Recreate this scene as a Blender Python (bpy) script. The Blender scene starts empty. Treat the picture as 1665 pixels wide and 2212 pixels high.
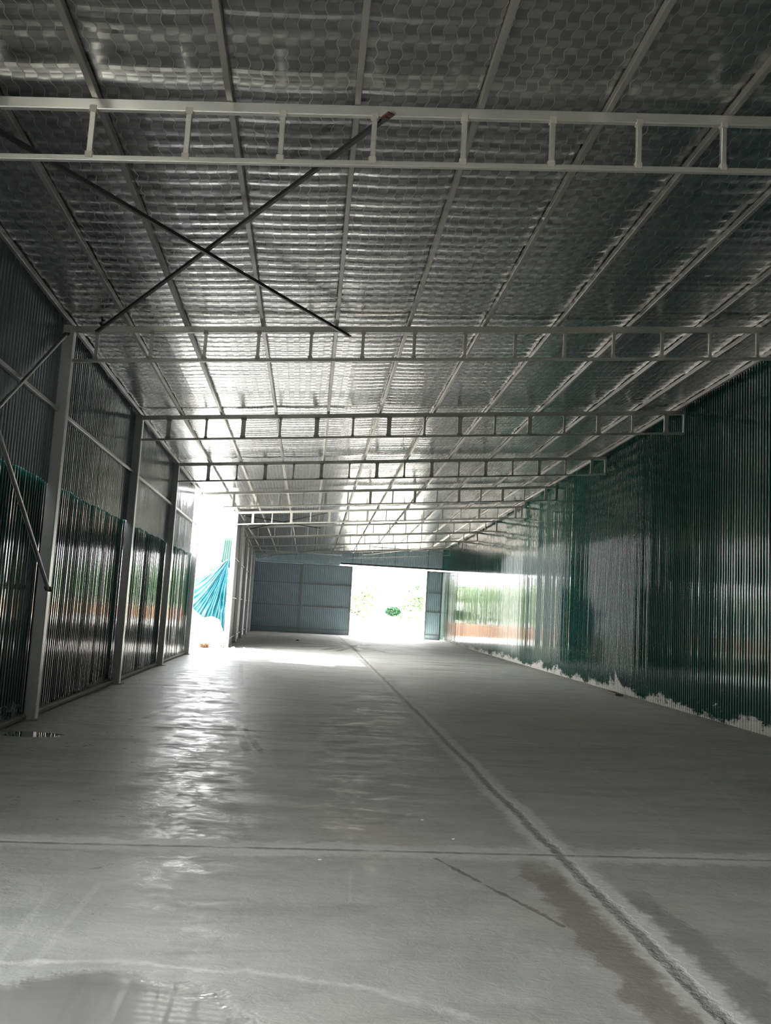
import bpy, bmesh, math, random
from mathutils import Vector, Matrix, noise as mnoise
random.seed(7)
SC = bpy.context.scene
COL = SC.collection

# ------------------------------------------------------------------ camera
F_PX, YAW, PITCH, ROLL, EYE = 1866.21, 0.09096, 0.11598, 0.05649, 1.6
fw = Vector((math.sin(YAW)*math.cos(PITCH), math.cos(YAW)*math.cos(PITCH), math.sin(PITCH)))
r0 = Vector((math.cos(YAW), -math.sin(YAW), 0)); u0 = r0.cross(fw)
rr = math.cos(ROLL)*r0 + math.sin(ROLL)*u0
uu = -math.sin(ROLL)*r0 + math.cos(ROLL)*u0
cam_data = bpy.data.cameras.new('camera')
cam_data.sensor_fit = 'VERTICAL'; cam_data.sensor_height = 24
cam_data.lens = 24*F_PX/2212; cam_data.clip_start = .05; cam_data.clip_end = 600
cam = bpy.data.objects.new('camera', cam_data); COL.objects.link(cam)
cam.matrix_world = Matrix(((rr.x, uu.x, -fw.x, 0), (rr.y, uu.y, -fw.y, 0), (rr.z, uu.z, -fw.z, EYE), (0, 0, 0, 1)))
SC.camera = cam

# ------------------------------------------------------------------ exposure, world, sun
vs = SC.view_settings
vs.view_transform = 'Standard'; vs.look = 'None'; vs.gamma = 1; vs.use_curve_mapping = False
vs.exposure = 0.45
SKY = 17.0
world = bpy.data.worlds.new('world'); SC.world = world; world.use_nodes = True
wn = world.node_tree; wn.nodes.clear()
wo = wn.nodes.new('ShaderNodeOutputWorld'); wb = wn.nodes.new('ShaderNodeBackground')
wt = wn.nodes.new('ShaderNodeTexCoord'); wsep = wn.nodes.new('ShaderNodeSeparateXYZ')
wr = wn.nodes.new('ShaderNodeValToRGB')
wr.color_ramp.elements[0].position = 0.0; wr.color_ramp.elements[0].color = (1, .995, .98, 1)
wr.color_ramp.elements[1].position = .7; wr.color_ramp.elements[1].color = (.94, .97, 1, 1)
wn.links.new(wt.outputs['Generated'], wsep.inputs[0]); wn.links.new(wsep.outputs[2], wr.inputs[0])
wn.links.new(wr.outputs[0], wb.inputs[0]); wb.inputs[1].default_value = SKY
wn.links.new(wb.outputs[0], wo.inputs[0])
sun_d = bpy.data.lights.new('sun', 'SUN'); sun_d.energy = 30; sun_d.angle = math.radians(1.2); sun_d.color = (1, .98, .96)
sun = bpy.data.objects.new('sun', sun_d); COL.objects.link(sun)
sun.rotation_euler = Vector((1, -.38, -1.12)).to_track_quat('-Z', 'Y').to_euler(); sun.location = (-30, 10, 40)

def portal(loc, rot, sx, sy):            # sampling portals in the three openings
    l = bpy.data.lights.new('daylight_portal', 'AREA'); l.shape = 'RECTANGLE'; l.size = sx; l.size_y = sy
    l.cycles.is_portal = True
    o = bpy.data.objects.new('daylight_portal', l); COL.objects.link(o); o.location = loc; o.rotation_euler = rot

# ------------------------------------------------------------------ hall dimensions
Y0, SP = 6.4, 5.2266                    # first truss, spacing
YEND = 56.91; YFRONT = -4.2
def xL(y): return -3.287 - .00368*y     # column line, left near wall
def xF(y): return -1.941 - .02089*y     # left far wall, beyond the side opening
def xR(y): return 6.988 + .03951*y      # right wall
def ztop(x, y): return 5.583 + .0879*x - .0096*y    # top of trusses
RAISE = .075                            # sheet above the trusses (purlin height)
YGAP0, YGAP1 = 27.45, 32.50             # the side opening
portal((5.7, YEND+.2, 2.2), (math.radians(-90), 0, 0), 4.9, 4.4)
portal((-3.35, 30, 2.5), (0, math.radians(-90), 0), 5, 4.9)
SIDE_Y0, SIDE_Y1, SIDE_Z = -.8, 3.1, 2.9      # open bay in the left wall, behind the camera
portal((-3.5, (SIDE_Y0+SIDE_Y1)/2, SIDE_Z/2), (0, math.radians(-90), 0), SIDE_Z, SIDE_Y1-SIDE_Y0)

# ------------------------------------------------------------------ helpers
def link_mesh(name, verts, faces, mat, parent=None, smooth=False, label=None, cat=None, group=None, kind=None):
    me = bpy.data.meshes.new(name); me.from_pydata(verts, [], faces); me.update()
    if smooth: me.polygons.foreach_set('use_smooth', [True]*len(me.polygons))
    if mat: me.materials.append(mat)
    o = bpy.data.objects.new(name, me); COL.objects.link(o)
    if parent: o.parent = parent
    tag(o, label, cat, group, kind); return o
def tag(o, label=None, cat=None, group=None, kind=None):
    if label: o['label'] = label
    if cat: o['category'] = cat
    if group: o['group'] = group
    if kind: o['kind'] = kind
    return o
def empty(name, loc=(0, 0, 0), label=None, cat=None, group=None, kind=None):
    o = bpy.data.objects.new(name, None); COL.objects.link(o); o.location = loc
    o.empty_display_size = .1
    return tag(o, label, cat, group, kind)
class MB:
    def __init__(s): s.v = []; s.f = []
    def add(s, vs, fs):
        n = len(s.v); s.v += [tuple(v) for v in vs]; s.f += [tuple(i+n for i in f) for f in fs]
    def bar(s, a, b, w, h, up=(0, 0, 1), bev=.0):
        """rectangular tube from a to b; w across, h along `up`, chamfered edges"""
        a, b = Vector(a), Vector(b); d = (b-a).normalized(); up = Vector(up)
        sx = d.cross(up)
        if sx.length < 1e-4: sx = d.cross(Vector((0, 1, 0)))
        sx.normalize(); sz = sx.cross(d).normalized()
        bev = min(bev, w*.3, h*.3)
        if bev > 0:
            c = [(w/2-bev, -h/2), (w/2, -h/2+bev), (w/2, h/2-bev), (w/2-bev, h/2), (-w/2+bev, h/2), (-w/2, h/2-bev), (-w/2, -h/2+bev), (-w/2+bev, -h/2)]
        else: c = [(w/2, -h/2), (w/2, h/2), (-w/2, h/2), (-w/2, -h/2)]
        n = len(c)
        vs = [p + sx*x + sz*z for p in (a, b) for x, z in c]
        s.add(vs, [(i, (i+1) % n, (i+1) % n+n, i+n) for i in range(n)] + [tuple(range(n))[::-1], tuple(range(n, 2*n))])
    def box(s, x0, x1, y0, y1, z0, z1):
        s.bar(((x0+x1)/2, y0, (z0+z1)/2), ((x0+x1)/2, y1, (z0+z1)/2), abs(x1-x0), abs(z1-z0))
    def tube(s, pts, r, n=8):
        pts = [Vector(p) for p in pts]; rings = []
        for i, p in enumerate(pts):
            d = (pts[min(i+1, len(pts)-1)] - pts[max(i-1, 0)]).normalized()
            a = d.cross(Vector((0, 0, 1)));  a = a if a.length > 1e-3 else d.cross(Vector((1, 0, 0))); a.normalize(); b = d.cross(a)
            rad = r[i] if isinstance(r, (list, tuple)) else r
            rings.append([p + (a*math.cos(2*math.pi*k/n) + b*math.sin(2*math.pi*k/n))*rad for k in range(n)])
        vs = [v for q in rings for v in q]; fs = []
        for i in range(len(pts)-1):
            for k in range(n): fs.append((i*n+k, i*n+(k+1) % n, (i+1)*n+(k+1) % n, (i+1)*n+k))
        fs += [tuple(range(n))[::-1], tuple(range((len(pts)-1)*n, len(pts)*n))]
        s.add(vs, fs)
    def build(s, name, mat, parent=None, **k):
        if parent is not None:              # mesh data relative to the parent's location
            L = parent.location; s.v = [(v[0]-L.x, v[1]-L.y, v[2]-L.z) for v in s.v]
        o = link_mesh(name, s.v, s.f, mat, parent, **k)
        return o

# ------------------------------------------------------------------ node helper
class N:
    def __init__(s, name):
        s.m = bpy.data.materials.new(name); s.m.use_nodes = True; s.t = s.m.node_tree; s.t.nodes.clear()
        s.out = s.t.nodes.new('ShaderNodeOutputMaterial'); s.bsdf = s.t.nodes.new('ShaderNodeBsdfPrincipled')
        s.t.links.new(s.bsdf.outputs[0], s.out.inputs[0]); s._c = None
    def set(s, **k):
        for n, v in k.items():
            i = s.bsdf.inputs[n.replace('_', ' ')]; s.put(i, v)
        return s
    def put(s, i, v):
        if hasattr(v, 'is_output'): s.t.links.new(v, i)
        elif isinstance(v, (tuple, list)) and i.type == 'RGBA' and len(v) == 3: i.default_value = (*v, 1)
        else: i.default_value = v
    def math(s, op, a, b=0., c=0., clamp=False):
        n = s.t.nodes.new('ShaderNodeMath'); n.operation = op; n.use_clamp = clamp
        s.put(n.inputs[0], a); s.put(n.inputs[1], b); s.put(n.inputs[2], c); return n.outputs[0]
    def xyz(s):
        if s._c is None:
            tc = s.t.nodes.new('ShaderNodeTexCoord'); sp = s.t.nodes.new('ShaderNodeSeparateXYZ')
            s.t.links.new(tc.outputs['Object'], sp.inputs[0]); s._c = (sp.outputs[0], sp.outputs[1], sp.outputs[2], tc.outputs['Object'])
        return s._c
    def noise(s, scale=(1, 1, 1), detail=3, rough=.55, dist=0.):
        mp = s.t.nodes.new('ShaderNodeMapping'); s.t.links.new(s.xyz()[3], mp.inputs[0]); mp.inputs['Scale'].default_value = scale
        n = s.t.nodes.new('ShaderNodeTexNoise'); s.t.links.new(mp.outputs[0], n.inputs['Vector'])
        n.inputs['Scale'].default_value = 1; n.inputs['Detail'].default_value = detail; n.inputs['Roughness'].default_value = rough
        n.inputs['Distortion'].default_value = dist; return n.outputs[0]
    def map(s, v, a, b, c=0., d=1., smooth=False):
        n = s.t.nodes.new('ShaderNodeMapRange'); n.clamp = True
        if smooth: n.interpolation_type = 'SMOOTHSTEP'
        for i, q in zip(range(5), (v, a, b, c, d)): s.put(n.inputs[i], q)
        return n.outputs[0]
    def mix(s, f, a, b):
        n = s.t.nodes.new('ShaderNodeMix'); n.data_type = 'RGBA'
        s.put(n.inputs[0], f); s.put(n.inputs[6], a); s.put(n.inputs[7], b); return n.outputs[2]
    def bump(s, h, strength=.3, dist=.01, prev=None):
        n = s.t.nodes.new('ShaderNodeBump'); n.inputs['Strength'].default_value = strength; n.inputs['Distance'].default_value = dist
        s.put(n.inputs['Height'], h)
        if prev is not None: s.t.links.new(prev, n.inputs['Normal'])
        return n.outputs[0]

def plain(name, col, rough=.5, metal=0., nz=.08, scale=3., **k):
    a = N(name); f = a.noise((scale,)*3, 4)
    lo = tuple(c*(1-nz*2) for c in col); hi = tuple(min(1, c*(1+nz*2)) for c in col)
    a.set(Base_Color=a.mix(f, lo, hi), Roughness=a.map(f, .3, .7, rough*.8, min(1, rough*1.2)), Metallic=metal, **k)
    return a.m

# ------------------------------------------------------------------ materials
def foil_material():
    a = N('embossed_foil'); x, y, z, _ = a.xyz()
    u = a.math('MULTIPLY', x, 1/.092*math.pi); v = a.math('MULTIPLY', y, 1/.092*math.pi)
    sv = a.math('SINE', v); u2 = a.math('ADD', u, a.math('MULTIPLY', sv, .38))
    su = a.math('SINE', u2); su0 = a.math('SINE', a.math('ADD', v, a.math('MULTIPLY', a.math('SINE', u), .35)))
    pr_ = a.math('MULTIPLY', su, su0)
    leaf = a.map(pr_, -.05, .3, 0, 1, True)
    line = a.map(a.math('ABSOLUTE', su), 0, .16, 1, 0)
    h = a.math('ADD', a.math('MULTIPLY', a.math('MAXIMUM', pr_, 0), 1.), a.math('MULTIPLY', line, -.5))
    wav = a.noise((.55, 5.5, 1), 2)
    crk = a.noise((14, 14, 14), 3)
    b1 = a.bump(h, .3, .001); b2 = a.bump(wav, .3, .008, b1); b3 = a.bump(crk, .15, .002, b2)
    col = a.mix(leaf, (.40, .405, .41), (.60, .605, .61))
    col = a.mix(a.math('MULTIPLY', line, .4), col, (.80, .80, .80))
    a.set(Base_Color=col, Metallic=.95, Roughness=a.math('ADD', a.map(leaf, 0, 1, .27, .215), a.math('MULTIPLY', line, .06)), Normal=b3)
    return a.m
def green_sheet(name='green_steel_sheet', dust=.35, dustcol=(.42, .41, .37)):
    a = N(name); x, y, z, _ = a.xyz()
    wob = a.noise((2.2, 2.2, .22), 3, .6); fine = a.noise((9, 9, 1.3), 3)
    nd = a.noise((1.1, 1.1, 2.5), 5, .7); nd2 = a.noise((22, 22, 14), 3, .7); ns = a.noise((.35, .35, .2), 2)
    hgt = a.math('MULTIPLY', a.map(nd, .38, .72, .04, dust), a.map(ns, .35, .65, .5, 1.3))
    edge = a.math('SUBTRACT', hgt, a.math('SUBTRACT', z, a.math('MULTIPLY', a.math('SUBTRACT', nd2, .5), .35)))
    dm = a.map(edge, -.03, .09, 0, .9, True)
    dm = a.math('MAXIMUM', dm, a.math('MULTIPLY', a.map(nd2, .66, .74, 0, .7), a.map(z, .2, .9, 1, 0)))
    nb = a.bump(wob, .12, .006); nb = a.bump(fine, .1, .0012, nb)
    t_ = a.math('MULTIPLY', a.math('SUBTRACT', 20.95, y), 1/.85); inr = a.math('MULTIPLY', a.map(t_, 0, .03, 0, 1), a.map(t_, .95, 1, 1, 0))
    pk = a.math('SUBTRACT', a.math('ADD', .1, a.math('MULTIPLY', a.math('SUBTRACT', 1., a.math('POWER', a.math('MAXIMUM', t_, .001), .6)), .48)), z)
    pk = a.math('MULTIPLY', a.math('MULTIPLY', a.map(pk, 0, .04, 0, .85), inr), a.map(x, 4, 5, 0, 1)); dm = a.math('MAXIMUM', dm, pk)
    a.set(Base_Color=a.mix(dm, (.0, .032, .022), dustcol), Roughness=a.math('ADD', a.map(dm, 0, 1, .06, .8), a.map(wob, .3, .7, 0, .05)),
          Normal=nb, Specular_IOR_Level=.5)
    return a.m
def grey_sheet(name, col, rough=.22, metal=.35, bz=.3):
    a = N(name); wob = a.noise((2.4, 2.4, .6), 3, .6); fine = a.noise((10, 10, 10), 3)
    nb = a.bump(wob, bz, .006)
    a.set(Base_Color=a.mix(fine, tuple(c*.9 for c in col), tuple(c*1.1 for c in col)), Metallic=metal,
          Roughness=a.map(wob, .3, .7, rough, rough+.12), Normal=nb)
    return a.m
def galv(name, col, rough=.35, metal=.75):
    a = N(name); f = a.noise((14, 14, 14), 4, .7); g = a.noise((1.6, 1.6, 1.6), 3)
    c = a.mix(f, tuple(q*.92 for q in col), tuple(min(1, q*1.06) for q in col)); c = a.mix(a.map(g, .5, .8, 0, .25), c, tuple(q*.6 for q in (col[0], col[1]*.95, col[2]*.88)))
    a.set(Base_Color=c, Metallic=metal, Roughness=a.map(g, .3, .7, rough-.03, rough+.06))
    return a.m
def concrete_floor():
    a = N('polished_concrete'); x, y, z, _ = a.xyz()
    S, Mu, Ad, Ab, Mx, Mn = 'SUBTRACT', 'MULTIPLY', 'ADD', 'ABSOLUTE', 'MAXIMUM', 'MINIMUM'
    big = a.noise((.45, .45, 1), 4, .6); med = a.noise((2.6, 2.6, 1), 5, .65, .4); fin = a.noise((16, 16, 1), 4, .7)
    st = a.noise((.9, 3.2, 1), 4, .65, .8); wig = a.math(S, a.noise((3.3, 3.3, 1), 4, .7), .5); wig2 = a.math(S, a.noise((11, 11, 1), 4, .7), .5)
    col = a.mix(a.map(big, .35, .65), (.33, .335, .315), (.41, .41, .385))
    col = a.mix(a.map(med, .42, .72, 0, .7), col, (.47, .47, .445))
    col = a.mix(a.map(st, .5, .75, 0, .6), col, (.25, .25, .23))
    warm = a.noise((.28, .22, 1), 2)
    col = a.mix(a.map(warm, .52, .7, 0, .4), col, (.38, .33, .275))
    # pale dust either side of the saw cuts, y direction and x direction
    xg = a.math(Ad, a.math(Ad, 1.86, a.map(y, 3, 40, 0, .55)), a.math(Mu, a.math(S, a.noise((.9, .9, 1), 2), .5), .09)); dx = a.math(Ab, a.math(S, x, xg))
    dxw = a.math(Ad, dx, a.math(Mu, a.math(Ad, wig, wig2), .2))
    joints = None; core = None
    for jy, w in ((.75, .2), (6.03, .22), (11.45, .13), (17.05, .11), (22.4, .12), (27.8, .12), (33.1, .12), (38.4, .12), (43.7, .12), (49, .12), (54.3, .12)):
        d = a.math(Ab, a.math(S, a.math(Ad, y, a.math(Mu, x, -.025)), jy))
        q = a.map(a.math(Ad, d, a.math(Mu, a.math(Ad, wig, wig2), w*1.3)), w*.5, w*.95, 1, 0, True)
        k = a.map(a.math(Ad, d, a.math(Mu, wig2, .05)), .008, .035, 1, 0); k = a.math(Mu, k, a.map(med, .38, .55, .25 if jy < 7 else .6, 1))
        q = a.math(Mu, q, 1. if jy < 7 else .45)
        joints = q if joints is None else a.math(Mx, joints, q); core = k if core is None else a.math(Mx, core, k)
    gq = a.map(dxw, .09, .17, 1, 0, True)
    patch = a.map(a.noise((.8, .8, 1), 2), .36, .55, .5, 1)
    dust = a.math(Mu, a.math(Mx, a.math(Mu, joints, patch), a.math(Mu, gq, a.map(y, 18, 24, 1, .3))), a.map(fin, .3, .65, .65, 1))
    col = a.mix(a.math(Mu, dust, .8), col, (.66, .66, .63))
    gcore = a.math(Mu, a.map(a.math(Ad, dx, a.math(Mu, wig2, .09)), .014, .05, 1, 0), a.map(fin, .3, .6, .5, 1))
    allcore = a.math(Mx, a.math(Mu, core, .85), gcore)
    col = a.mix(a.math(Mu, allcore, .7), col, (.11, .11, .10))
    # damp brown stain along the cut, darker band right of it
    def band(c, w, soft, y1, y2):
        dd = a.math(Ab, a.math(S, a.math(Ad, x, a.math(Mu, wig, .35)), c))
        return a.math(Mu, a.map(dd, w-soft, w+soft, 1, 0, True), a.map(a.math(Ad, y, a.math(Mu, wig, .8)), y1, y2, 1, 0, True))
    st1 = a.math(Mu, band(1.68, .15, .03, 5.6, 6.0), a.map(gq, 0, 1, 1, .3))
    st2 = a.math(Mu, band(2.13, .10, .03, 5.0, 5.6), a.map(gq, 0, 1, 1, .2))
    col = a.mix(a.math(Mu, st1, .7), col, (.19, .165, .12)); col = a.mix(a.math(Mu, st2, .6), col, (.2, .2, .185))
    # wheel marks and scratches
    def seg(p, q, w, soft=.6, wg=.12):
        vx, vy = q[0]-p[0], q[1]-p[1]; L = math.hypot(vx, vy); vx /= L; vy /= L
        ax = a.math(S, x, p[0]); ay = a.math(S, y, p[1])
        t = a.math(Ad, a.math(Mu, ax, vx), a.math(Mu, ay, vy))
        t = a.math(Mn, a.math(Mx, t, 0.), L)
        ex = a.math(S, ax, a.math(Mu, t, vx)); ey = a.math(S, ay, a.math(Mu, t, vy))
        d = a.math('SQRT', a.math(Ad, a.math(Mu, ex, ex), a.math(Mu, ey, ey)))
        return a.map(a.math(Ad, d, a.math(Mu, wig, wg)), w*soft, w*1.4, 1, 0, True)
    lights = [((-1.2, 4.0), (-1.25, 5.0), .02), ((-1.6, 3.9), (-1.5, 5.1), .02), ((-1.05, 4.05), (-1.02, 5.2), .02), ((.42, 5.6), (.38, 5.0), .008), ((3.35, 9.8), (3.2, 7.4), .02), ((4.6, 9.6), (4.1, 7.6), .025), ((2.9, 8.4), (3.1, 7.0), .015)]
    darks = [((-1.5, 18.3), (-2.0, 12.2), .05), ((-1.7, 18), (-1.35, 12.2), .035), ((-.75, 12), (-.45, 9.6), .05), ((-.62, 11.6), (-.32, 9.8), .035), ((1.0, 5.9), (1.5, 4.7), .014), ((-1.6, 17.6), (-.9, 14.4), .04), ((-1.5, 24), (-1.1, 18), .05)]
    lm = None
    for p, q, w in lights:
        k = seg(p, q, w, .4, .05); lm = k if lm is None else a.math(Mx, lm, k)
    col = a.mix(a.math(Mu, lm, .35), col, (.5, .5, .48))
    dmk = None
    for p, q, w in darks:
        k = seg(p, q, w); dmk = k if dmk is None else a.math(Mx, dmk, k)
    far = [((.2, 36.5), (3.4, 42), .14), ((1.0, 35), (2.9, 41), .12), ((1.6, 34.6), (3.1, 43), .12), ((3.6, 35.5), (1.8, 42), .12), ((4.6, 37), (1.2, 40.5), .12), ((2.4, 35), (2.2, 44), .12), ((4.2, 40), (1.4, 37.5), .10), ((.0, 41), (3.2, 37), .1)]
    for p, q, w in far: dmk = a.math(Mx, dmk, a.math(Mu, seg(p, q, w, .6, .35), 1.3))
    col = a.mix(a.math(Mu, dmk, .62, clamp=True), col, (.075, .062, .05))
    # long thin dirty streaks across the far slabs
    sk = a.math(Mu, a.map(a.noise((.32, 2.2, 1), 4, .7, .5), .565, .62, 0, 1), a.map(y, 18, 28, 0, .75))
    col = a.mix(sk, col, (.11, .10, .085))
    # puddles, and a dark ellipse by the side opening
    def ellipse_dist(cx, cy, rx, ry, e=.25):
        ex = a.math(Mu, a.math(S, x, cx), 1/rx); ey = a.math(Mu, a.math(S, y, cy), 1/ry)
        d = a.math('SQRT', a.math(Ad, a.math(Mu, ex, ex), a.math(Mu, ey, ey)))
        return a.math(Ad, d, a.math(Mu, wig, e*2))
    p1 = ellipse_dist(-.75, 3.25, .78, .80); p2 = ellipse_dist(-3.0, 10.42, .42, .22); p3 = ellipse_dist(-.9, 3.1, 2.0, 1.02, .1)
    wet = a.math(Mx, a.map(p1, .84, 1.02, 1, 0, True), a.map(p2, .8, 1., 1, 0, True))
    damp = a.map(p3, .97, 1.0, 1, 0)
    rim = a.math(Mu, a.map(a.math(Ab, a.math(S, p3, 1.0)), .0, .03, 1, 0), a.map(med, .35, .55, .2, .9))
    col = a.mix(a.math(Mu, damp, .25), col, (.27, .27, .25)); col = a.mix(a.math(Mu, wet, .6), col, (.20, .20, .19))
    col = a.mix(a.math(Mu, rim, .55), col, (.72, .72, .7))
    p4 = ellipse_dist(.35, 27.7, 1.15, .6, .2); dark4 = a.map(p4, .92, 1, 1, 0)  # ragged ellipse of darker floor colour level with the side opening
    col = a.mix(a.math(Mu, dark4, .8), col, (.085, .08, .075))
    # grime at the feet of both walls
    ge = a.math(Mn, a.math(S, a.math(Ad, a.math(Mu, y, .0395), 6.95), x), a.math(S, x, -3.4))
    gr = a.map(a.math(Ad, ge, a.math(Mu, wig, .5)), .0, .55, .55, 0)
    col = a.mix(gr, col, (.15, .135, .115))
    sp = a.noise((10, 14, 1), 5, .7, .6)
    ro = a.map(a.math(Ad, a.math(Mu, med, .5), a.math(Mu, sp, .5)), .38, .6, .28, .66); ro = a.math(Ad, ro, a.map(st, .4, .7, -.07, .07)); ro = a.math(Ad, ro, a.math(Mu, dust, .25)); ro = a.math(Ad, ro, a.map(a.math(Ad, x, a.math(Mu, wig, 1.5)), -.8, .8, .0, .22))
    ro = a.math(Ad, a.math(Mu, ro, a.math(S, 1., wet)), a.math(Mu, wet, .05)); ro = a.math(Mx, a.math(S, ro, a.math(Mu, damp, .05)), .03)
    sp = a.noise((10, 14, 1), 5, .7, .6); hb = a.math(Ad, a.math(Ad, a.math(Mu, med, .5), a.math(Mu, st, .5)), a.math(Mu, sp, .55)); hb = a.math(Mu, hb, a.math(S, 1., wet))
    nb = a.bump(hb, .6, .011); nb = a.bump(a.math(Mu, allcore, -1.), .6, .012, nb)
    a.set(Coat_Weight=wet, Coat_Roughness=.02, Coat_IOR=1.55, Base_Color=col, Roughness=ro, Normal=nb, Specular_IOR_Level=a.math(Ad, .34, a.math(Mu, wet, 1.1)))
    return a.m

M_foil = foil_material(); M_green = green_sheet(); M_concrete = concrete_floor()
M_upper = grey_sheet('pale_blue_grey_sheet', (.25, .285, .30), .12, .5, .15)
M_farwall = grey_sheet('dull_grey_sheet', (.33, .34, .36), .4, .3)
M_door = grey_sheet('slate_grey_sheet', (.38, .48, .52), .42, .1, .15)
M_truss = galv('silver_painted_steel', (.47, .48, .45), .35, .6)
M_purlin = galv('galvanised_purlin', (.33, .33, .31), .35, .7)
M_column = galv('galvanised_column', (.62, .62, .61), .3, .25)
M_dark = galv('dark_primed_steel', (.05, .05, .05), .4, .4)
M_weld = plain('weld_paint', (.36, .35, .31), .6, .2)
M_black = plain('black_rubber', (.012, .012, .012), .6)
M_rust = plain('rusty_red_primer', (.07, .03, .02), .7)
M_curb = plain('dusty_cement_lip', (.30, .29, .26), .85, nz=.2, scale=9)
M_white = plain('white_painted_steel', (.72, .73, .72), .45)

# ------------------------------------------------------------------ setting: floor
def grid_floor():
    n = 40; vs_, fs_ = [], []
    for j in range(n+1):
        y = YFRONT-.6 + (YEND+1.2-YFRONT+.6)*j/n
        xl = xL(y)-.12 if y < 30 else xL(y)-.12
        for i in range(9):
            vs_.append((xl + (xR(y)+.12-xl)*i/8, y, 0))
    for j in range(n):
        for i in range(8):
            k = j*9+i; fs_.append((k, k+1, k+10, k+9))
    return vs_, fs_
v_, f_ = grid_floor()
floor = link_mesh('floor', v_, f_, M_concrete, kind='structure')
m = MB(); y0, y1 = YFRONT, YGAP0
m.bar((xL(y0)-.075, y0, .035), (xL(y1)-.075, y1, .035), .09, .07, bev=.02)
m.build('trim_1', M_curb, kind='structure')

# ------------------------------------------------------------------ corrugated sheets
PROFILE = [(0, 0), (.24, 0), (.28, .03), (.32, .12), (.36, .30), (.40, .55), (.44, .78), (.48, .92), (.52, .985), (.56, 1), (.82, 1), (.86, .96), (.89, .82), (.92, .5), (.95, .18), (.98, .03)]
def corrugated(name, p0, p1, z0f, z1f, inward, mat, tilt=.016, pitch=.1, depth=.02, rows=4, parent=None, jitter=.0, overlap=None, **k):
    """vertical-ribbed sheet from p0 to p1 (xy); `inward` the side the ribs stand out to"""
    p0, p1 = Vector((*p0, 0)), Vector((*p1, 0)); L = (p1-p0).length; d = (p1-p0)/L
    nrm = Vector((d.y, -d.x, 0));  nrm = nrm if nrm.dot(Vector((*inward, 0))) > 0 else -nrm
    s = []; i = 0
    rnd = random.Random(3); sheet_tilt = [rnd.gauss(0, .005) for _ in range(int(L)+2)]
    while i*pitch < L:
        dd = depth*(1+rnd.uniform(-.06, .06)); tl = rnd.gauss(0, tilt)*(1 if pitch < .11 else .5) + sheet_tilt[int(i*pitch)]
        for u, h in PROFILE:
            q = (i+u)*pitch
            if q < L: s.append((q, h*dd + (u-.65)*pitch*tl + (.004*((q/1.0) % 1.0))))
        i += 1
    s.append((L, 0))
    vs_ = []
    for q, h in s:
        p = p0 + d*q + nrm*h; a, b = z0f(p.x, p.y), z1f(p.x, p.y)
        for r in range(rows+1):
            t = r/rows; z = a+(b-a)*t
            vs_.append((p.x, p.y, z))
    R1 = rows+1; fs_ = [(i*R1+r, i*R1+r+1, (i+1)*R1+r+1, (i+1)*R1+r) for i in range(len(s)-1) for r in range(rows)]
    if parent is not None: vs_ = [(v[0]-parent.location.x, v[1]-parent.location.y, v[2]-parent.location.z) for v in vs_]
    return link_mesh(name, vs_, fs_, mat, parent, **k)
roofz = lambda x, y: ztop(x, y)+RAISE+.03
Z = lambda c: (lambda x, y: c)
wl = empty('wall_left', kind='structure')
yA, yB = SIDE_Y1, YGAP0+.3
corrugated('lower_sheeting', (xL(yA)-.12, yA), (xL(yB)-.12, yB), Z(.02), Z(3.12), (1, 0), M_green, tilt=.06, parent=wl, rows=2)
corrugated('upper_sheeting', (xL(yA)-.085, yA), (xL(26.75)-.085, 26.75), lambda x, y: 3.05+.012*math.sin(y*3.1)+.01*math.sin(y*8.), roofz, (1, 0), M_upper, parent=wl, rows=5)
tag(wl.children[0], 'dark glossy green sheeting'); tag(wl.children[1], 'pale blue-grey sheeting')
wr_ = corrugated('wall_right', (xR(YFRONT), YFRONT), (xR(YEND+.15), YEND+.15), Z(0.), lambda x, y: ztop(x, y)+RAISE+.03, (-1, 0), M_green, kind='structure', rows=2)
wf = empty('wall_left_far', kind='structure')
corrugated('sheeting', (xF(YGAP1)-.10, YGAP1), (xF(YEND+.1)-.10, YEND+.1), Z(0.), roofz, (1, 0), M_farwall, parent=wf, rows=4)
# end wall above the doors
wb_ = empty('wall_back', kind='structure')
corrugated('upper_sheeting', (xF(YEND)-.15, YEND+.12), (2.4, YEND+.12), Z(4.2), roofz, (0, -1), M_door, parent=wb_, rows=2)
corrugated('upper_sheeting', (2.4, YEND+.12), (xR(YEND)+.1, YEND+.12), Z(4.60), roofz, (0, -1), M_door, parent=wb_, rows=2)
# front wall behind the camera: open on the left, closed on the right
wfr = empty('wall_front', kind='structure')
corrugated('sheeting', (xL(YFRONT)-.1, YFRONT), (xR(YFRONT), YFRONT), Z(0), roofz, (0, 1), M_green, parent=wfr, rows=2)
corrugated('sheeting_behind', (xL(YFRONT)-.12, YFRONT), (xL(SIDE_Y0)-.12, SIDE_Y0), Z(.02), Z(3.6), (1, 0), M_green, parent=wl, rows=2)
corrugated('opening_header', (xL(SIDE_Y0)-.085, YFRONT), (xL(SIDE_Y1)-.085, SIDE_Y1), Z(SIDE_Z), roofz, (1, 0), M_upper, parent=wl, rows=1)

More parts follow.
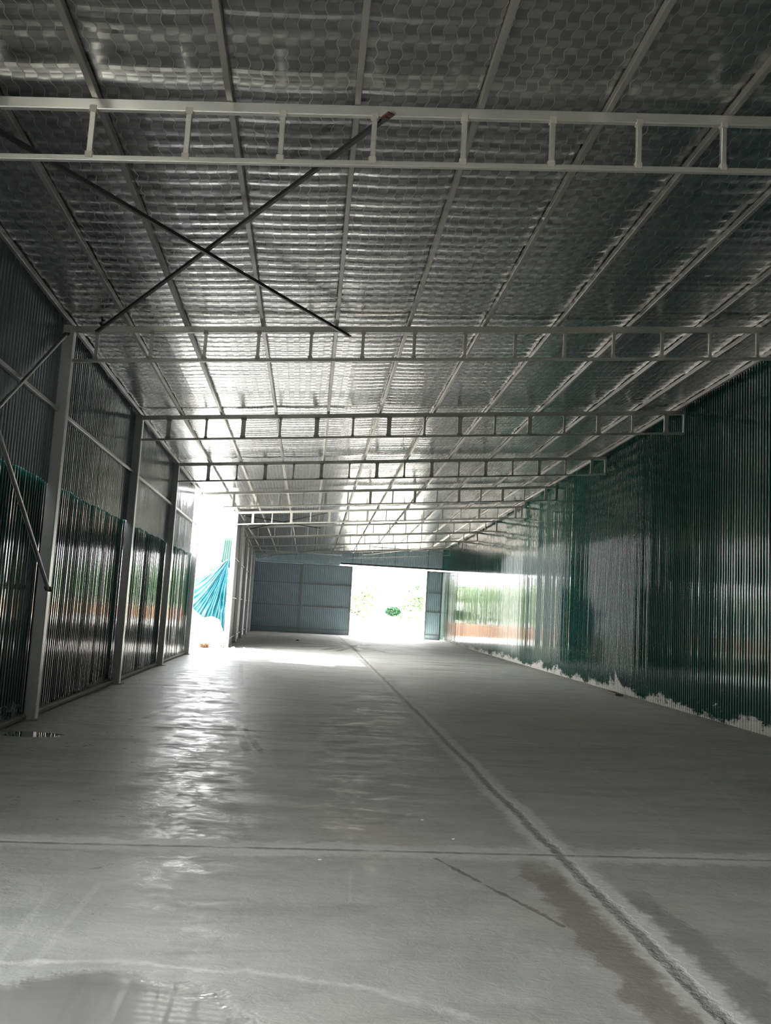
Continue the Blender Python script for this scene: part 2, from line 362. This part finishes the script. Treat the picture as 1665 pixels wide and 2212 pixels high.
# ------------------------------------------------------------------ purlin lines and the ceiling
TP = [.0, .072, .142, .2375, .331, .424, .523, .621, .721, .82, .905, .982]
def xp(t, y): return xL(y) + t*(xR(y)-xL(y))
def left_edge(y): return xL(y)-.13 if y < YGAP0 else (xp(.072, y)-.06 if y < YGAP1 else xF(y)-.13)
def build_ceiling():
    ys = []; y = YFRONT-.3
    prof = [(0, .0), (.06, -.001), (.10, -.0045), (.16, -.0045)]        # long ribs across the hall, 5 to a sheet
    sheets = 1.052; y_first = 5.93 - 10*sheets
    k = 0
    while y_first + k*sheets < YEND+.2:
        base = y_first + k*sheets
        for rib in range(5):
            for u, h in prof: ys.append((base + rib*.2104 + u, h + .020*(1-(rib*.2104+u)/sheets)))
        ys.append((base+sheets-.004, -.002)); k += 1
    ys = [q for q in ys if YFRONT-.3 <= q[0] <= YEND+.15]
    extra = [0, .015, .035, .06]; vs_, fs_ = [], []; n = None
    for y, h in ys:
        le, re = left_edge(y), xR(y)+.10
        xs = [le]
        for i, t in enumerate(TP):
            c = xp(t, y)
            for e in (-.10, -.045, 0, .045, .10): xs.append(max(le, min(re, c+e)))
            if i < len(TP)-1:
                c2 = xp(TP[i+1], y)
                for e in (.3, .5, .7): xs.append(max(le, min(re, c+(c2-c)*e)))
        xs.append(re); xs.sort(); n = len(xs)
        for x in xs:
            # slack foil between the purlins
            best = min(abs(x-xp(t, y)) for t in TP)
            sag = -.012*min(1, best/.3) + mnoise.noise(Vector((x*.8, y*1.7, 2.)))*.010
            vs_.append((x, y, ztop(x, y)+RAISE+h+sag))
    for j in range(len(ys)-1):
        for i in range(n-1):
            a = j*n+i; fs_.append((a, a+n, a+n+1, a+1))
    return link_mesh('ceiling', vs_, fs_, M_foil, kind='structure')
build_ceiling()

ORD = ['first', 'second', 'third', 'fourth', 'fifth', 'sixth', 'seventh', 'eighth', 'ninth', 'tenth', 'eleventh', 'twelfth']
def purlin_segs(t):
    a = YFRONT; b = YEND
    if t == 0: return [(a, YGAP0)]
    if t < .08: return [(a, b)]
    return [(a, b)]
for i, t in enumerate(TP):
    for (a, b) in purlin_segs(t):
        m = MB(); wdt = .05
        yy = [a]; 
        while yy[-1]+5.2 < b: yy.append(yy[-1]+5.2)
        yy.append(b)
        off = .02 if t == 0 else 0
        m.bar((xp(t, a)+off, a, ztop(xp(t, a), a)+.036), (xp(t, b)+off, b, ztop(xp(t, b), b)+.036), wdt, .068, bev=.004)
        lab = ('galvanised roof purlin running along the top of the left wall' if i == 0 else
               'galvanised roof purlin running along the top of the right wall' if i == len(TP)-1 else
               'long galvanised roof purlin, %s one from the left wall' % ORD[i])
        m.build('roof_purlin', M_purlin, label=lab, cat='roof beam', group='purlins under the foil ceiling')
# purlin along the top of the far left wall
m = MB(); m.bar((xF(YGAP1)-.02, YGAP1, ztop(xF(YGAP1), YGAP1)+.036), (xF(YEND)-.02, YEND, ztop(xF(YEND), YEND)+.036), .05, .068, bev=.004)
m.build('roof_purlin', M_purlin, label='galvanised roof purlin on top of the far left wall beyond the side opening', cat='roof beam', group='purlins under the foil ceiling')

# ------------------------------------------------------------------ trusses
START = [-1.82, -2.96, -2.78, -2.56, -2.31, -2.0, -2.05, -2.05, -2.1, -2.1]
TLAB = ['nearest silver ladder-like roof truss overhead, its left end outside the view',
        'second roof truss from the camera, dark brace ends resting on its top chord',
        'third roof truss from the camera, struts alternately wide and narrow',
        'fourth roof truss from the camera, last one before the side opening bay',
        'fifth roof truss, at the near edge of the bright side opening',
        'sixth roof truss, brightly lit white beside the far jamb of the side opening',
        'seventh roof truss, first one behind the brightly lit white truss',
        'eighth roof truss, second one behind the brightly lit white truss',
        'ninth roof truss, last but one before the end doors',
        'tenth roof truss, closest to the end wall and its doors']
for k in range(10):
    y = Y0 + k*SP
    xl = xL(y)+.075 if k <= 4 else xF(y)+.07
    xr = xR(y)-.02
    t = empty('roof_truss', (xl, y, ztop(xl, y)), TLAB[k], 'roof truss', 'ladder trusses across the hall')
    H1 = .085; H2 = .042; D = .495
    m = MB(); m.bar((xl, y, ztop(xl, y)-H1/2), (xr, y, ztop(xr, y)-H1/2), .05, H1, bev=.005); m.build('top_chord', M_truss, t)
    xb = xl if k != 4 else -2.62
    m = MB(); m.bar((xb, y, ztop(xb, y)-D+H2/2), (xr, y, ztop(xr, y)-D+H2/2), .042, H2, bev=.004); m.build('bottom_chord', M_truss, t)
    x = START[k]; i = 0
    while x-.715 > xl+.1 and k != 4: x -= .715
    while x < xr-.1:
        w = .042
        if 2 <= k <= 5 and (i % 2 == 0): w = .085
        za, zb = ztop(x, y)-D+H2, ztop(x, y)-H1
        m = MB(); m.bar((x, y, za-.002), (x, y, zb+.002), w, .04, up=(0, 1, 0), bev=.003); m.build('vertical_strut', M_truss, t)
        if k < 4:
            r = w+.022
            for zz, dd in ((zb, .05), (za, .045)):
                m = MB(); m.bar((x, y-.003, zz-.02), (x, y-.003, zz+.03), r, dd, up=(0, 1, 0), bev=.008)
                m.build('weld_patch', M_weld, t)
        x += .715; i += 1
    m = MB(); m.bar((xr-.02, y, ztop(xr, y)-D), (xr-.02, y, ztop(xr, y)-H1), .04, .04, up=(0, 1, 0)); m.build('end_strut', M_truss, t)

# ------------------------------------------------------------------ columns
def column(y, x, lab, grp, top=None, w=.14):
    zt = ztop(x, y) if top is None else top
    t = empty('steel_column', (x, y, 0), lab, 'column', grp)
    m = MB(); m.bar((x, y, 0.006), (x, y, zt), w, w, up=(0, 1, 0), bev=.012); m.build('shaft', M_column, t)
    m = MB(); m.bar((x, y, 0), (x, y, .014), w+.10, w+.10, up=(0, 1, 0)); m.build('base_plate', M_weld, t)
    return t
g1 = 'columns along the green left wall'; g2 = 'columns along the far left wall'
nm = ['steel column left of the view, beside the nearest truss', 'tall galvanised column nearest the camera, standing by the left green wall',
      'galvanised column on the left green wall, second from the camera', 'galvanised column on the left green wall, third from the camera',
      'dark column at the near edge of the side opening, end of the green wall']
for k in range(5): column(Y0+k*SP, xL(Y0+k*SP), nm[k], g1, w=.15)
nf = ['sunlit white column at the far edge of the side opening beside the tarp', 'column on the far left wall, first one behind the sunlit white column',
      'column on the far left wall, second one behind the sunlit white column', 'column on the far left wall, second from the end doors', 'column on the far left wall, nearest the end doors']
for k in range(5): column(Y0+(k+5)*SP, xF(Y0+(k+5)*SP), nf[k], g2, w=.15)

# girts along the walls
m = MB(); a, b = YFRONT, YGAP0-.1
m.bar((xL(a)-.035, a, 4.03), (xL(b)-.035, b, 4.0), .05, .05, bev=.004)
m.build('wall_girt', M_truss, label='galvanised wall rail running across the upper left grey sheeting', cat='rail')
for z, w in ((.28, 'low'), (1.85, 'middle'), (3.4, 'upper')):
    m = MB(); m.bar((xF(YGAP1)-.045, YGAP1+.1, z), (xF(YEND)-.045, YEND, z), .05, .045, bev=.004)
    m.build('wall_girt', M_purlin, label='%s galvanised wall rail along the far left wall beyond the opening' % w, cat='rail', group='rails on the far left wall')

# ------------------------------------------------------------------ braces
def brace(p, q, r, mat, lab, grp=None, plates=True, flat=False):
    t = empty('cross_brace', p, lab, 'brace', grp)
    m = MB()
    if flat: m.bar(p, q, r*2, r*2, bev=.003)
    else: m.tube([p, q], r, 10)
    m.build('rod', mat, t, smooth=not flat)
    if plates:
        for c in (p, q):
            d = (Vector(q)-Vector(p)).normalized()*.05
            m = MB(); m.bar(Vector(c)-d, Vector(c)+d, r*3.2, .012); m.build('end_plate', M_rust, t)
    return t
def rz(x, y, o): return (x, y, ztop(x, y)+o)
brace(rz(-2.72, 6.42, -.13), rz(.40, 11.60, -.13), .019, M_dark, 'dark steel roof brace crossing from upper left down to the second truss', 'first pair of roof braces', flat=True)
brace(rz(-2.93, 11.52, -.09), rz(.42, 6.37, -.09), .019, M_dark, 'dark steel roof brace rising rightwards to the nearest truss', 'first pair of roof braces', flat=True)
y6, y7 = Y0+5*SP, Y0+6*SP
brace(rz(-2.4, y7, -.12), rz(.75, y6, -.12), .018, M_dark, 'dark roof brace behind the white truss, rising to the right', 'second pair of roof braces', flat=True)
brace(rz(-2.3, y6, -.16), rz(.6, y7, -.16), .018, M_dark, 'dark roof brace behind the white truss, falling to the right', 'second pair of roof braces', flat=True)
y9, y10 = Y0+8*SP, Y0+9*SP
for x0, x1, nmn in ((-2.9, 2.3, 'left'), (3.6, 8.7, 'right')):
    brace(rz(x0, y9, -.2), rz(x1, y10, -.3), .02, M_truss, 'pale roof brace before the end wall, %s bay, going away rightwards' % nmn, 'last pairs of roof braces', False, True)
    brace(rz(x1, y9, -.2), rz(x0, y10, -.3), .02, M_truss, 'pale roof brace before the end wall, %s bay, going away leftwards' % nmn, 'last pairs of roof braces', False, True)
xw = lambda y: xL(y)-.0
brace((xw(11.4)+.03, 11.39, 5.0), (xw(6.5)+.03, 6.5, 1.62), .024, M_truss, 'grey pipe brace on upper left wall, rising to the nearest column top', 'wall braces beside the nearest column')
brace((xw(11.5)+.085, 11.53, 1.66), (xw(6.5)+.085, 6.5, 5.0), .026, M_truss, 'grey pipe brace crossing green sheeting down to the nearest column', 'wall braces beside the nearest column')

# ------------------------------------------------------------------ end doors
def door_leaf(name, x0, x1, z1, y, girts, lab=None):
    t = empty(name, ((x0+x1)/2, y, 0), kind='structure')
    corrugated('door_sheeting', (x0, y), (x1, y), Z(0.), Z(z1), (0, -1), M_door, pitch=.125, depth=.02, rows=2, parent=t)
    m = MB()
    for xx in (x0+.03, x1-.03): m.bar((xx, y-.05, .04), (xx, y-.05, z1), .06, .05, up=(0, 1, 0))
    for z in (.03, z1-.03): m.bar((x0, y-.05, z), (x1, y-.05, z), .05, .06)
    m.build('door_frame', M_purlin, t)
    for z in girts:
        m = MB(); m.bar((x0, y-.052, z), (x1, y-.052, z), .05, .055); m.build('door_rail', M_purlin, t)
    return t
door_leaf('door_1', -3.26, -.03, 4.46, YEND, (3.2, 1.75, .30))
door_leaf('door_2', -.04, 3.24, 4.50, YEND-.01, (3.2, 1.75, .30))
door_leaf('door_3', 8.17, 9.235, 4.50, YEND-.02, (3.05, 1.8, .30))
t = empty('door_track', (2.4, YEND-.02, 4.66), 'long dark sliding door track above the bright end doorway', 'door track')
m = MB(); m.bar((2.4, YEND+.03, 4.515), (9.18, YEND+.03, 4.50), .03, .03); m.build('lower_rail', M_white, t)
m = MB(); m.bar((2.4, YEND-.02, 4.66), (9.18, YEND-.02, 4.66), .08, .11); m.build('upper_channel', M_dark, t)
for i in range(5):
    m = MB(); x = 2.9+i*1.5; m.bar((x, YEND+.03, 4.51), (x, YEND+.03, 4.66), .03, .03, up=(0, 1, 0)); m.build('hanger', M_purlin, t)
m = MB(); m.bar((-3.1, YEND-.10, 4.52), (2.4, YEND-.10, 4.56), .05, .045)
m.build('door_track', M_purlin, label='grey sliding door track above the closed left doors', cat='door track')
m = MB(); m.tube([(3.24, YEND-.16, 4.42), (5.7, YEND-.16, 4.34), (8.2, YEND-.16, 4.28)], .012, 6)
m.build('tie_rod', M_dark, label='thin dark rod across the top of the open end doorway', cat='rod')
for i, (x, z0) in enumerate(((6.0, 4.25), (3.2, 4.5), (8.2, 4.45))):
    m = MB(); m.tube([(x, YEND-.2, ztop(x, YEND)+RAISE), (x, YEND-.2, z0)], .014, 6)
    m.build('hanging_rod', M_dark, label='thin hanger rod at the end doorway, %s' % ('in the middle of the opening', 'at its left jamb', 'at its right jamb')[i], cat='rod', group='hanger rods at the end doorway')

# small things hanging in the roof
m = MB(); x, y = -2.82, 11.2
m.tube([(x, y, ztop(x, y)-.02), (x+.02, y, ztop(x, y)-.06), (x-.01, y, ztop(x, y)-.1), (x+.025, y, ztop(x, y)-.15)], [.02, .03, .028, .012], 8)
m.build('rubber_strap', M_black, smooth=True, label='short black strap dangling from the ceiling left of the second truss', cat='strap')
m = MB(); yy = Y0+4*SP; x = -3.02
m.tube([(x, yy, ztop(x, yy)-.05), (x+.01, yy, ztop(x, yy)-.42)], .008, 6)
m.build('hanging_wire', M_dark, label='thin wire hanging at the left end of the fifth truss', cat='wire')

# ------------------------------------------------------------------ outside
def ground():
    a = N('sandy_yard'); f = a.noise((.5, .5, .5), 5); g = a.noise((4, 4, 4), 4)
    a.set(Base_Color=a.mix(f, (.48, .44, .37), (.62, .58, .50)), Roughness=.95, Normal=a.bump(g, .4, .03)); return a.m
M_ground = ground()
vs_ = []; fs_ = []
def gz(x, y):
    inside = (-3.6 < x < 9.4 and YFRONT-1 < y < YEND+1)
    return -.04 if inside else -.04 + .05*mnoise.noise(Vector((x*.2, y*.2, 0)))
n = 60
for j in range(n+1):
    for i in range(n+1):
        x = -70+140*i/n; y = -50+190*j/n; vs_.append((x, y, min(-.02, gz(x, y))))
fs_ = [(j*(n+1)+i, j*(n+1)+i+1, (j+1)*(n+1)+i+1, (j+1)*(n+1)+i) for j in range(n) for i in range(n)]
link_mesh('ground', vs_, fs_, M_ground, kind='structure')

def tarp_material():
    a = N('blue_tarpaulin'); w = a.noise((7, 7, 3), 4, .6); fi = a.noise((40, 40, 40), 2)
    a.set(Base_Color=a.mix(w, (.0, .062, .092), (.002, .11, .14)), Roughness=.35, Normal=a.bump(w, .35, .02, a.bump(fi, .1, .003)), Specular_IOR_Level=.7)
    a.bsdf.inputs['Transmission Weight'].default_value = 0; return a.m
M_tarp = tarp_material()
def tarp():
    apex = Vector((-2.86, 33.05, 3.28)); nu, nv = 90, 36
    bot = [(-2.76, 32.75, .50), (-2.86, 32.7, .75), (-2.98, 32.65, 1.02), (-3.25, 32.6, 1.12), (-3.5, 32.6, 1.05), (-3.75, 32.6, 1.20), (-4.0, 32.6, 1.42), (-4.5, 32.7, 1.75), (-5.1, 32.9, 2.1)]
    vs_ = []
    for i in range(nu+1):
        t = i/nu*(len(bot)-1); k = min(int(t), len(bot)-2); b = Vector(bot[k]).lerp(Vector(bot[k+1]), t-k)
        for j in range(nv+1):
            s = j/nv; p = apex.lerp(b, s)
            p += Vector((.05*(1-s), 0, 0))*(1-i/nu)
            fold = mnoise.noise(Vector((i*.33, s*.6, 8)))*1.3 + mnoise.noise(Vector((i*.11, s*.5, 3)))*1.8 + .35*math.sin(i*.8+2*math.sin(i*.23))
            p.y += fold*.085*(.25+s) - .25*math.sin(s*math.pi)*.4 + mnoise.noise(Vector((i*.12, s*5, 1)))*.09
            p.z -= .25*math.sin(s*math.pi)*(i/nu)
            p.x += mnoise.noise(Vector((i*.3, s*4, 4)))*.02
            vs_.append(p)
    R = nv+1; fs_ = [(i*R+j, i*R+j+1, (i+1)*R+j+1, (i+1)*R+j) for i in range(nu) for j in range(nv)]
    o = link_mesh('tarpaulin', vs_, fs_, M_tarp, smooth=True, label='crumpled bright blue tarpaulin hanging outside the side opening', cat='tarpaulin')
    md = o.modifiers.new('thick', 'SOLIDIFY'); md.thickness = .004
tarp()
# green sheet hanging outside above the tarp
gs = empty('hanging_green_sheet', (-2.85, 33.2, 3.2), 'loose green metal sheet hanging outside above the blue tarpaulin', 'metal sheet')
vs_ = []; 
cn = [(-3.14, 3.18), (-3.06, 4.08), (-2.72, 4.12), (-2.76, 2.92)]
nn = 14
for i in range(nn+1):
    t = i/nn; bx = cn[0][0]+(cn[3][0]-cn[0][0])*t; bz = cn[0][1]+(cn[3][1]-cn[0][1])*t; tx = cn[1][0]+(cn[2][0]-cn[1][0])*t; tz = cn[1][1]+(cn[2][1]-cn[1][1])*t
    for j in range(9):
        s = j/8; vs_.append((bx+(tx-bx)*s+2.85, .012*math.sin(i*2.2) + .05*math.sin(s*2.5), bz+(tz-bz)*s-3.2))
fs_ = [(i*9+j, i*9+j+1, (i+1)*9+j+1, (i+1)*9+j) for i in range(nn) for j in range(8)]
M_pgreen = plain('green_painted_sheet', (.002, .036, .025), .35)
o = link_mesh('sheet', vs_, fs_, M_pgreen, gs, smooth=True); md = o.modifiers.new('thick', 'SOLIDIFY'); md.thickness = .003

M_earth = plain('pale_dry_earth', (.62, .52, .42), .95, nz=.18, scale=5)
def mound(name, c, rx, ry, h, lab, cat, mat=None, seed=0):
    vs_ = []; n = 48
    for j in range(n+1):
        for i in range(n+1):
            u, v = i/n*2-1, j/n*2-1; r = math.hypot(u, v)
            z = h*max(0, 1-r**2)**.8
            z *= 1+.45*mnoise.noise(Vector((u*2.2+seed, v*2.2, 3)))
            z += .09*max(0, 1-r)*mnoise.noise(Vector((u*9, v*9, 3+seed)))*h*2
            vs_.append((u*rx, v*ry, z-.05))
    fs_ = [(j*(n+1)+i, j*(n+1)+i+1, (j+1)*(n+1)+i+1, (j+1)*(n+1)+i) for j in range(n) for i in range(n)]
    o = link_mesh(name, vs_, fs_, mat or M_earth, smooth=True, label=lab, cat=cat); o.location = (c[0], c[1], 0); return o
mound('earth_mound', (-4.4, 33.3), 1.6, 1.35, 1.6, 'pale heap of dry earth under the blue tarpaulin outside the opening', 'earth heap')
# dry straw clump and sticks by the mound
def tuft(c, n, L, mat, name, lab, cat, spread=.6, r=.005, seed=1):
    rnd = random.Random(seed); m = MB()
    for i in range(n):
        a = rnd.uniform(0, 6.28); e = rnd.uniform(.15, 1.0); l = L*rnd.uniform(.5, 1)
        b = Vector(c)+Vector((rnd.uniform(-.12, .12), rnd.uniform(-.08, .08), 0)); d = Vector((math.cos(a)*spread, math.sin(a)*spread, e)).normalized()
        mid = b+d*l*.5; end = b+d*l+Vector((0, 0, -.25*l)); end.z = max(end.z, .01)
        m.tube([b, mid, end], [r, r*.8, r*.3], 4)
    return m.build(name, mat, label=lab, cat=cat)
M_straw = plain('dry_straw', (.12, .065, .03), .9)
M_stick = plain('grey_brown_stick', (.03, .022, .018), .9)
tuft((-3.33, 31.7, .0), 90, .42, M_straw, 'straw_clump', 'tuft of brown dry straw on the ground in the side opening', 'straw', r=.009)['kind'] = 'stuff'
for i in range(7):
    x = -2.86+.03*i; m = MB(); m.tube([(x, 31.8+.05*i, .012), (x-.05+.04*(i%3), 32.15, .03+.02*(i%2)), (x-.12+.07*(i%4), 32.38, .10+.05*(i%3))], [.009, .008, .004], 5)
    m.build('stick', M_stick, label='thin grey-brown stick, %s in the pile beside the white column foot' % ['leftmost', 'second from the left', 'third from the left', 'middle one', 'third from the right', 'second from the right', 'rightmost'][i], cat='stick', group='sticks by the white column')

# vegetation and bank beyond the end doorway
M_leafs = [plain('leaf_green', (.33, .48, .27), .7, nz=.25, scale=1.5), plain('leaf_pale_green', (.44, .55, .32), .7, nz=.25, scale=1.5), plain('leaf_deep_green', (.24, .42, .23), .7, nz=.25, scale=1.5)]
M_bark = plain('bark', (.13, .09, .06), .9)
def leaf_mesh(m, c, rad, n, size, rnd):
    for i in range(n):
        d = Vector((rnd.gauss(0, 1), rnd.gauss(0, 1), rnd.gauss(0, 1))).normalized()
        rr_ = rnd.uniform(.45, 1.0)**.5
        p = Vector((c[0]+d.x*rad[0]*rr_, c[1]+d.y*rad[1]*rr_, c[2]+d.z*rad[2]*rr_))
        if p.z < .03: p.z = .03+rnd.random()*.1
        a = Vector((rnd.gauss(0, 1), rnd.gauss(0, 1), rnd.gauss(0, .6))).normalized(); b = a.cross(Vector((rnd.gauss(0, 1), rnd.gauss(0, 1), rnd.gauss(0, 1)))).normalized()
        s = size*rnd.uniform(.6, 1.3)
        m.add([p-a*s, p+b*s*.35-a*s*.1, p+a*s, p-b*s*.35-a*s*.1], [(0, 1, 2, 3)])
def tree(x, y, h, w, mat, lab, seed, grp='trees beyond the end doorway'):
    rnd = random.Random(seed); t = empty('leafy_tree', (x, y, -.02), lab, 'tree', grp)
    m = MB(); top = h*.75
    m.tube([(x, y, -.03), (x+.1, y, h*.3), (x-.05, y+.1, top)], [.14, .10, .04], 8)
    for k in range(5):
        a = k*1.3+rnd.random(); z = h*(.25+.1*k); m.tube([(x, y, z), (x+math.cos(a)*w*.5, y+math.sin(a)*w*.5, z+h*.18)], [.05, .02], 5)
    m.build('trunk', M_bark, t, smooth=True)
    m = MB()
    for k in range(12):
        a = rnd.uniform(0, 6.28); q = rnd.uniform(0, .65)*w; zc = h*(.16+.066*k*.85); r = w*rnd.uniform(.35, .55)
        leaf_mesh(m, (x+math.cos(a)*q, y+math.sin(a)*q*.8, zc), (r*1.15, r, r*.9), 520, .2, rnd)
    m.build('crown', mat, t)
spots = [(-17, 84, 6.2, 2.9, 0), (-12.5, 83.5, 5.6, 2.5, 1), (-8.5, 85, 6.3, 2.8, 2), (-4.5, 83.5, 5.3, 2.4, 0), (-.8, 84, 5.9, 2.6, 1), (2.8, 86, 5.4, 2.4, 0), (6.3, 90, 5.6, 2.3, 1),
         (11.0, 88, 5.8, 2.4, 0), (14.2, 84, 5.6, 2.5, 2), (18.2, 88, 6.4, 3, 1), (22.5, 84, 6, 2.8, 0)]
ql = ['leftmost tree of the row', 'second tree of the row from the left', 'third tree of the row from the left', 'fourth tree of the row from the left', 'fifth tree of the row from the left', 'sixth tree of the row from the left',
      'tree seen washed out through the doorway, left side', 'tree seen washed out through the doorway, right side', 'third tree of the row from the right', 'second tree of the row from the right', 'rightmost tree of the row']
for i, (x, y, h, w, c) in enumerate(spots): tree(x, y, h, w, M_leafs[c], 'leafy ' + ql[i] + ' beyond the end doorway', 20+i)
M_bank = plain('orange_brown_earth', (.27, .155, .095), .95, nz=.2, scale=1.5)
vs_ = []; nb_ = 60
for i in range(nb_+1):
    x = -24+52*i/nb_
    for j, (dy, z) in enumerate(((0, -.05), (.7, .55), (1.5, .95), (2.6, 1.05), (4.5, -.05))):
        vs_.append((x, 74+dy+.6*mnoise.noise(Vector((x*.3, j, 0))), z*(1+.35*mnoise.noise(Vector((x*.5, j*.7, 9))))-.02))
fs_ = [(i*5+j, (i+1)*5+j, (i+1)*5+j+1, i*5+j+1) for i in range(nb_) for j in range(4)]
link_mesh('earth_bank', vs_, fs_, M_bank, smooth=True, label='low orange-brown earth bank beyond the end doorway in front of the trees', cat='earth bank')

def shrub(x, y, z, rx, rz_, n, size, mat, lab, seed, stem=True):
    rnd = random.Random(seed); t = empty('leafy_shrub', (x, y, 0), lab, 'shrub', None)
    m = MB(); leaf_mesh(m, (x, y, z), (rx, rx*.7, rz_), n, size, rnd); m.build('leaves', mat, t)
    m = MB()
    for k in range(4): m.tube([(x+.03*k, y, -.02), (x+rnd.uniform(-.3, .3)*rx, y, z)], [.02, .008], 5)
    m.build('stem', M_bark, t)
M_shrub = plain('dark_shrub_leaf', (.010, .055, .017), .6, nz=.3)
M_yel = plain('yellow_green_leaf', (.035, .042, .003), .6, nz=.3)
shrub(7.0, 66, 1.72, .62, .36, 1300, .11, M_shrub, 'dark green shrub standing outside the end doorway, right of its middle', 4)
shrub(4.95, 66, 1.35, .32, .55, 80, .08, M_yel, 'sparse yellow-green plant outside the end doorway, left of the shrub', 8)
def rock(x, y, z, r, mat, lab, seed, name='stone', cat='stone', grp=None, sq=.6):
    bm = bmesh.new(); bmesh.ops.create_icosphere(bm, subdivisions=3, radius=1)
    for v in bm.verts:
        q = 1+.35*mnoise.noise(v.co*1.6+Vector((seed*3.1, 0, 0))); v.co = Vector((v.co.x*r*q, v.co.y*r*q*.8, v.co.z*r*q*sq))
    me = bpy.data.meshes.new(name); bm.to_mesh(me); bm.free(); me.materials.append(mat)
    o = bpy.data.objects.new(name, me); COL.objects.link(o); o.location = (x, y, z); return tag(o, lab, cat, grp)
M_drock = plain('dark_rock', (.04, .035, .035), .9)
M_prock = plain('pale_rubble', (.6, .58, .55), .9)
M_brown = plain('brown_scrap', (.10, .06, .045), .8)
M_dleaf = plain('dark_brown_leaf', (.008, .007, .006), .8)
shrub(3.7, 66, 1.58, .42, .16, 130, .07, M_dleaf, 'small dark bare bush outside the end doorway, beside the left door edge', 14)
shrub(4.3, 66, 1.5, .2, .24, 90, .07, M_dleaf, 'small dark bare bush outside the end doorway, between the door edge and the yellow plant', 15)
t = empty('metal_rail_fence', (9.6, 70, 0), 'low grey metal rail fence outside, at the right of the end doorway', 'fence')
for z in (1.55, 1.75):
    m = MB(); m.bar((8.6, 70, z), (11.6, 70, z), .05, .05); m.build('rail', M_purlin, t)
for x in (8.65, 10.1, 11.55):
    m = MB(); m.bar((x, 70, -.02), (x, 70, 1.78), .05, .05, up=(0, 1, 0)); m.build('post', M_purlin, t)

# ------------------------------------------------------------------ loose bits on the floor
bits = [(-2.32, 32.1, .07, M_prock, 'pale rubble lump on the floor just right of the white column foot'),
        (-1.95, 32.3, .05, M_prock, 'small pale rubble lump, second one right of the white column foot'),
        (-1.55, 32.0, .045, M_prock, 'small pale rubble lump, farthest right of the three by the white column'),
        (-.05, 43, .06, M_drock, 'dark pebble on the far floor before the closed end doors')]
for i, (x, y, r, mt, lb) in enumerate(bits): rock(x, y, r*.4, r, mt, lb, 10+i)
m = MB(); m.bar((7.42, 19.6, .03), (7.5, 20.4, .035), .18, .03, bev=.008)
m.build('wood_scrap', M_brown, label='flat brown scrap of board lying at the foot of the right wall', cat='scrap')
for i, (x, y) in enumerate([(.22, 5.78), (1.2, 6.4), (1.05, 6.95)]):
    m = MB(); m.bar((x, y, .003), (x+.02, y+.008, .003), .008, .005)
    m.build('paper_chip', M_white, label='tiny white chip on the near floor, %s' % ('nearest the camera', 'just behind the dusty joint', 'farthest of the three')[i], cat='chip')
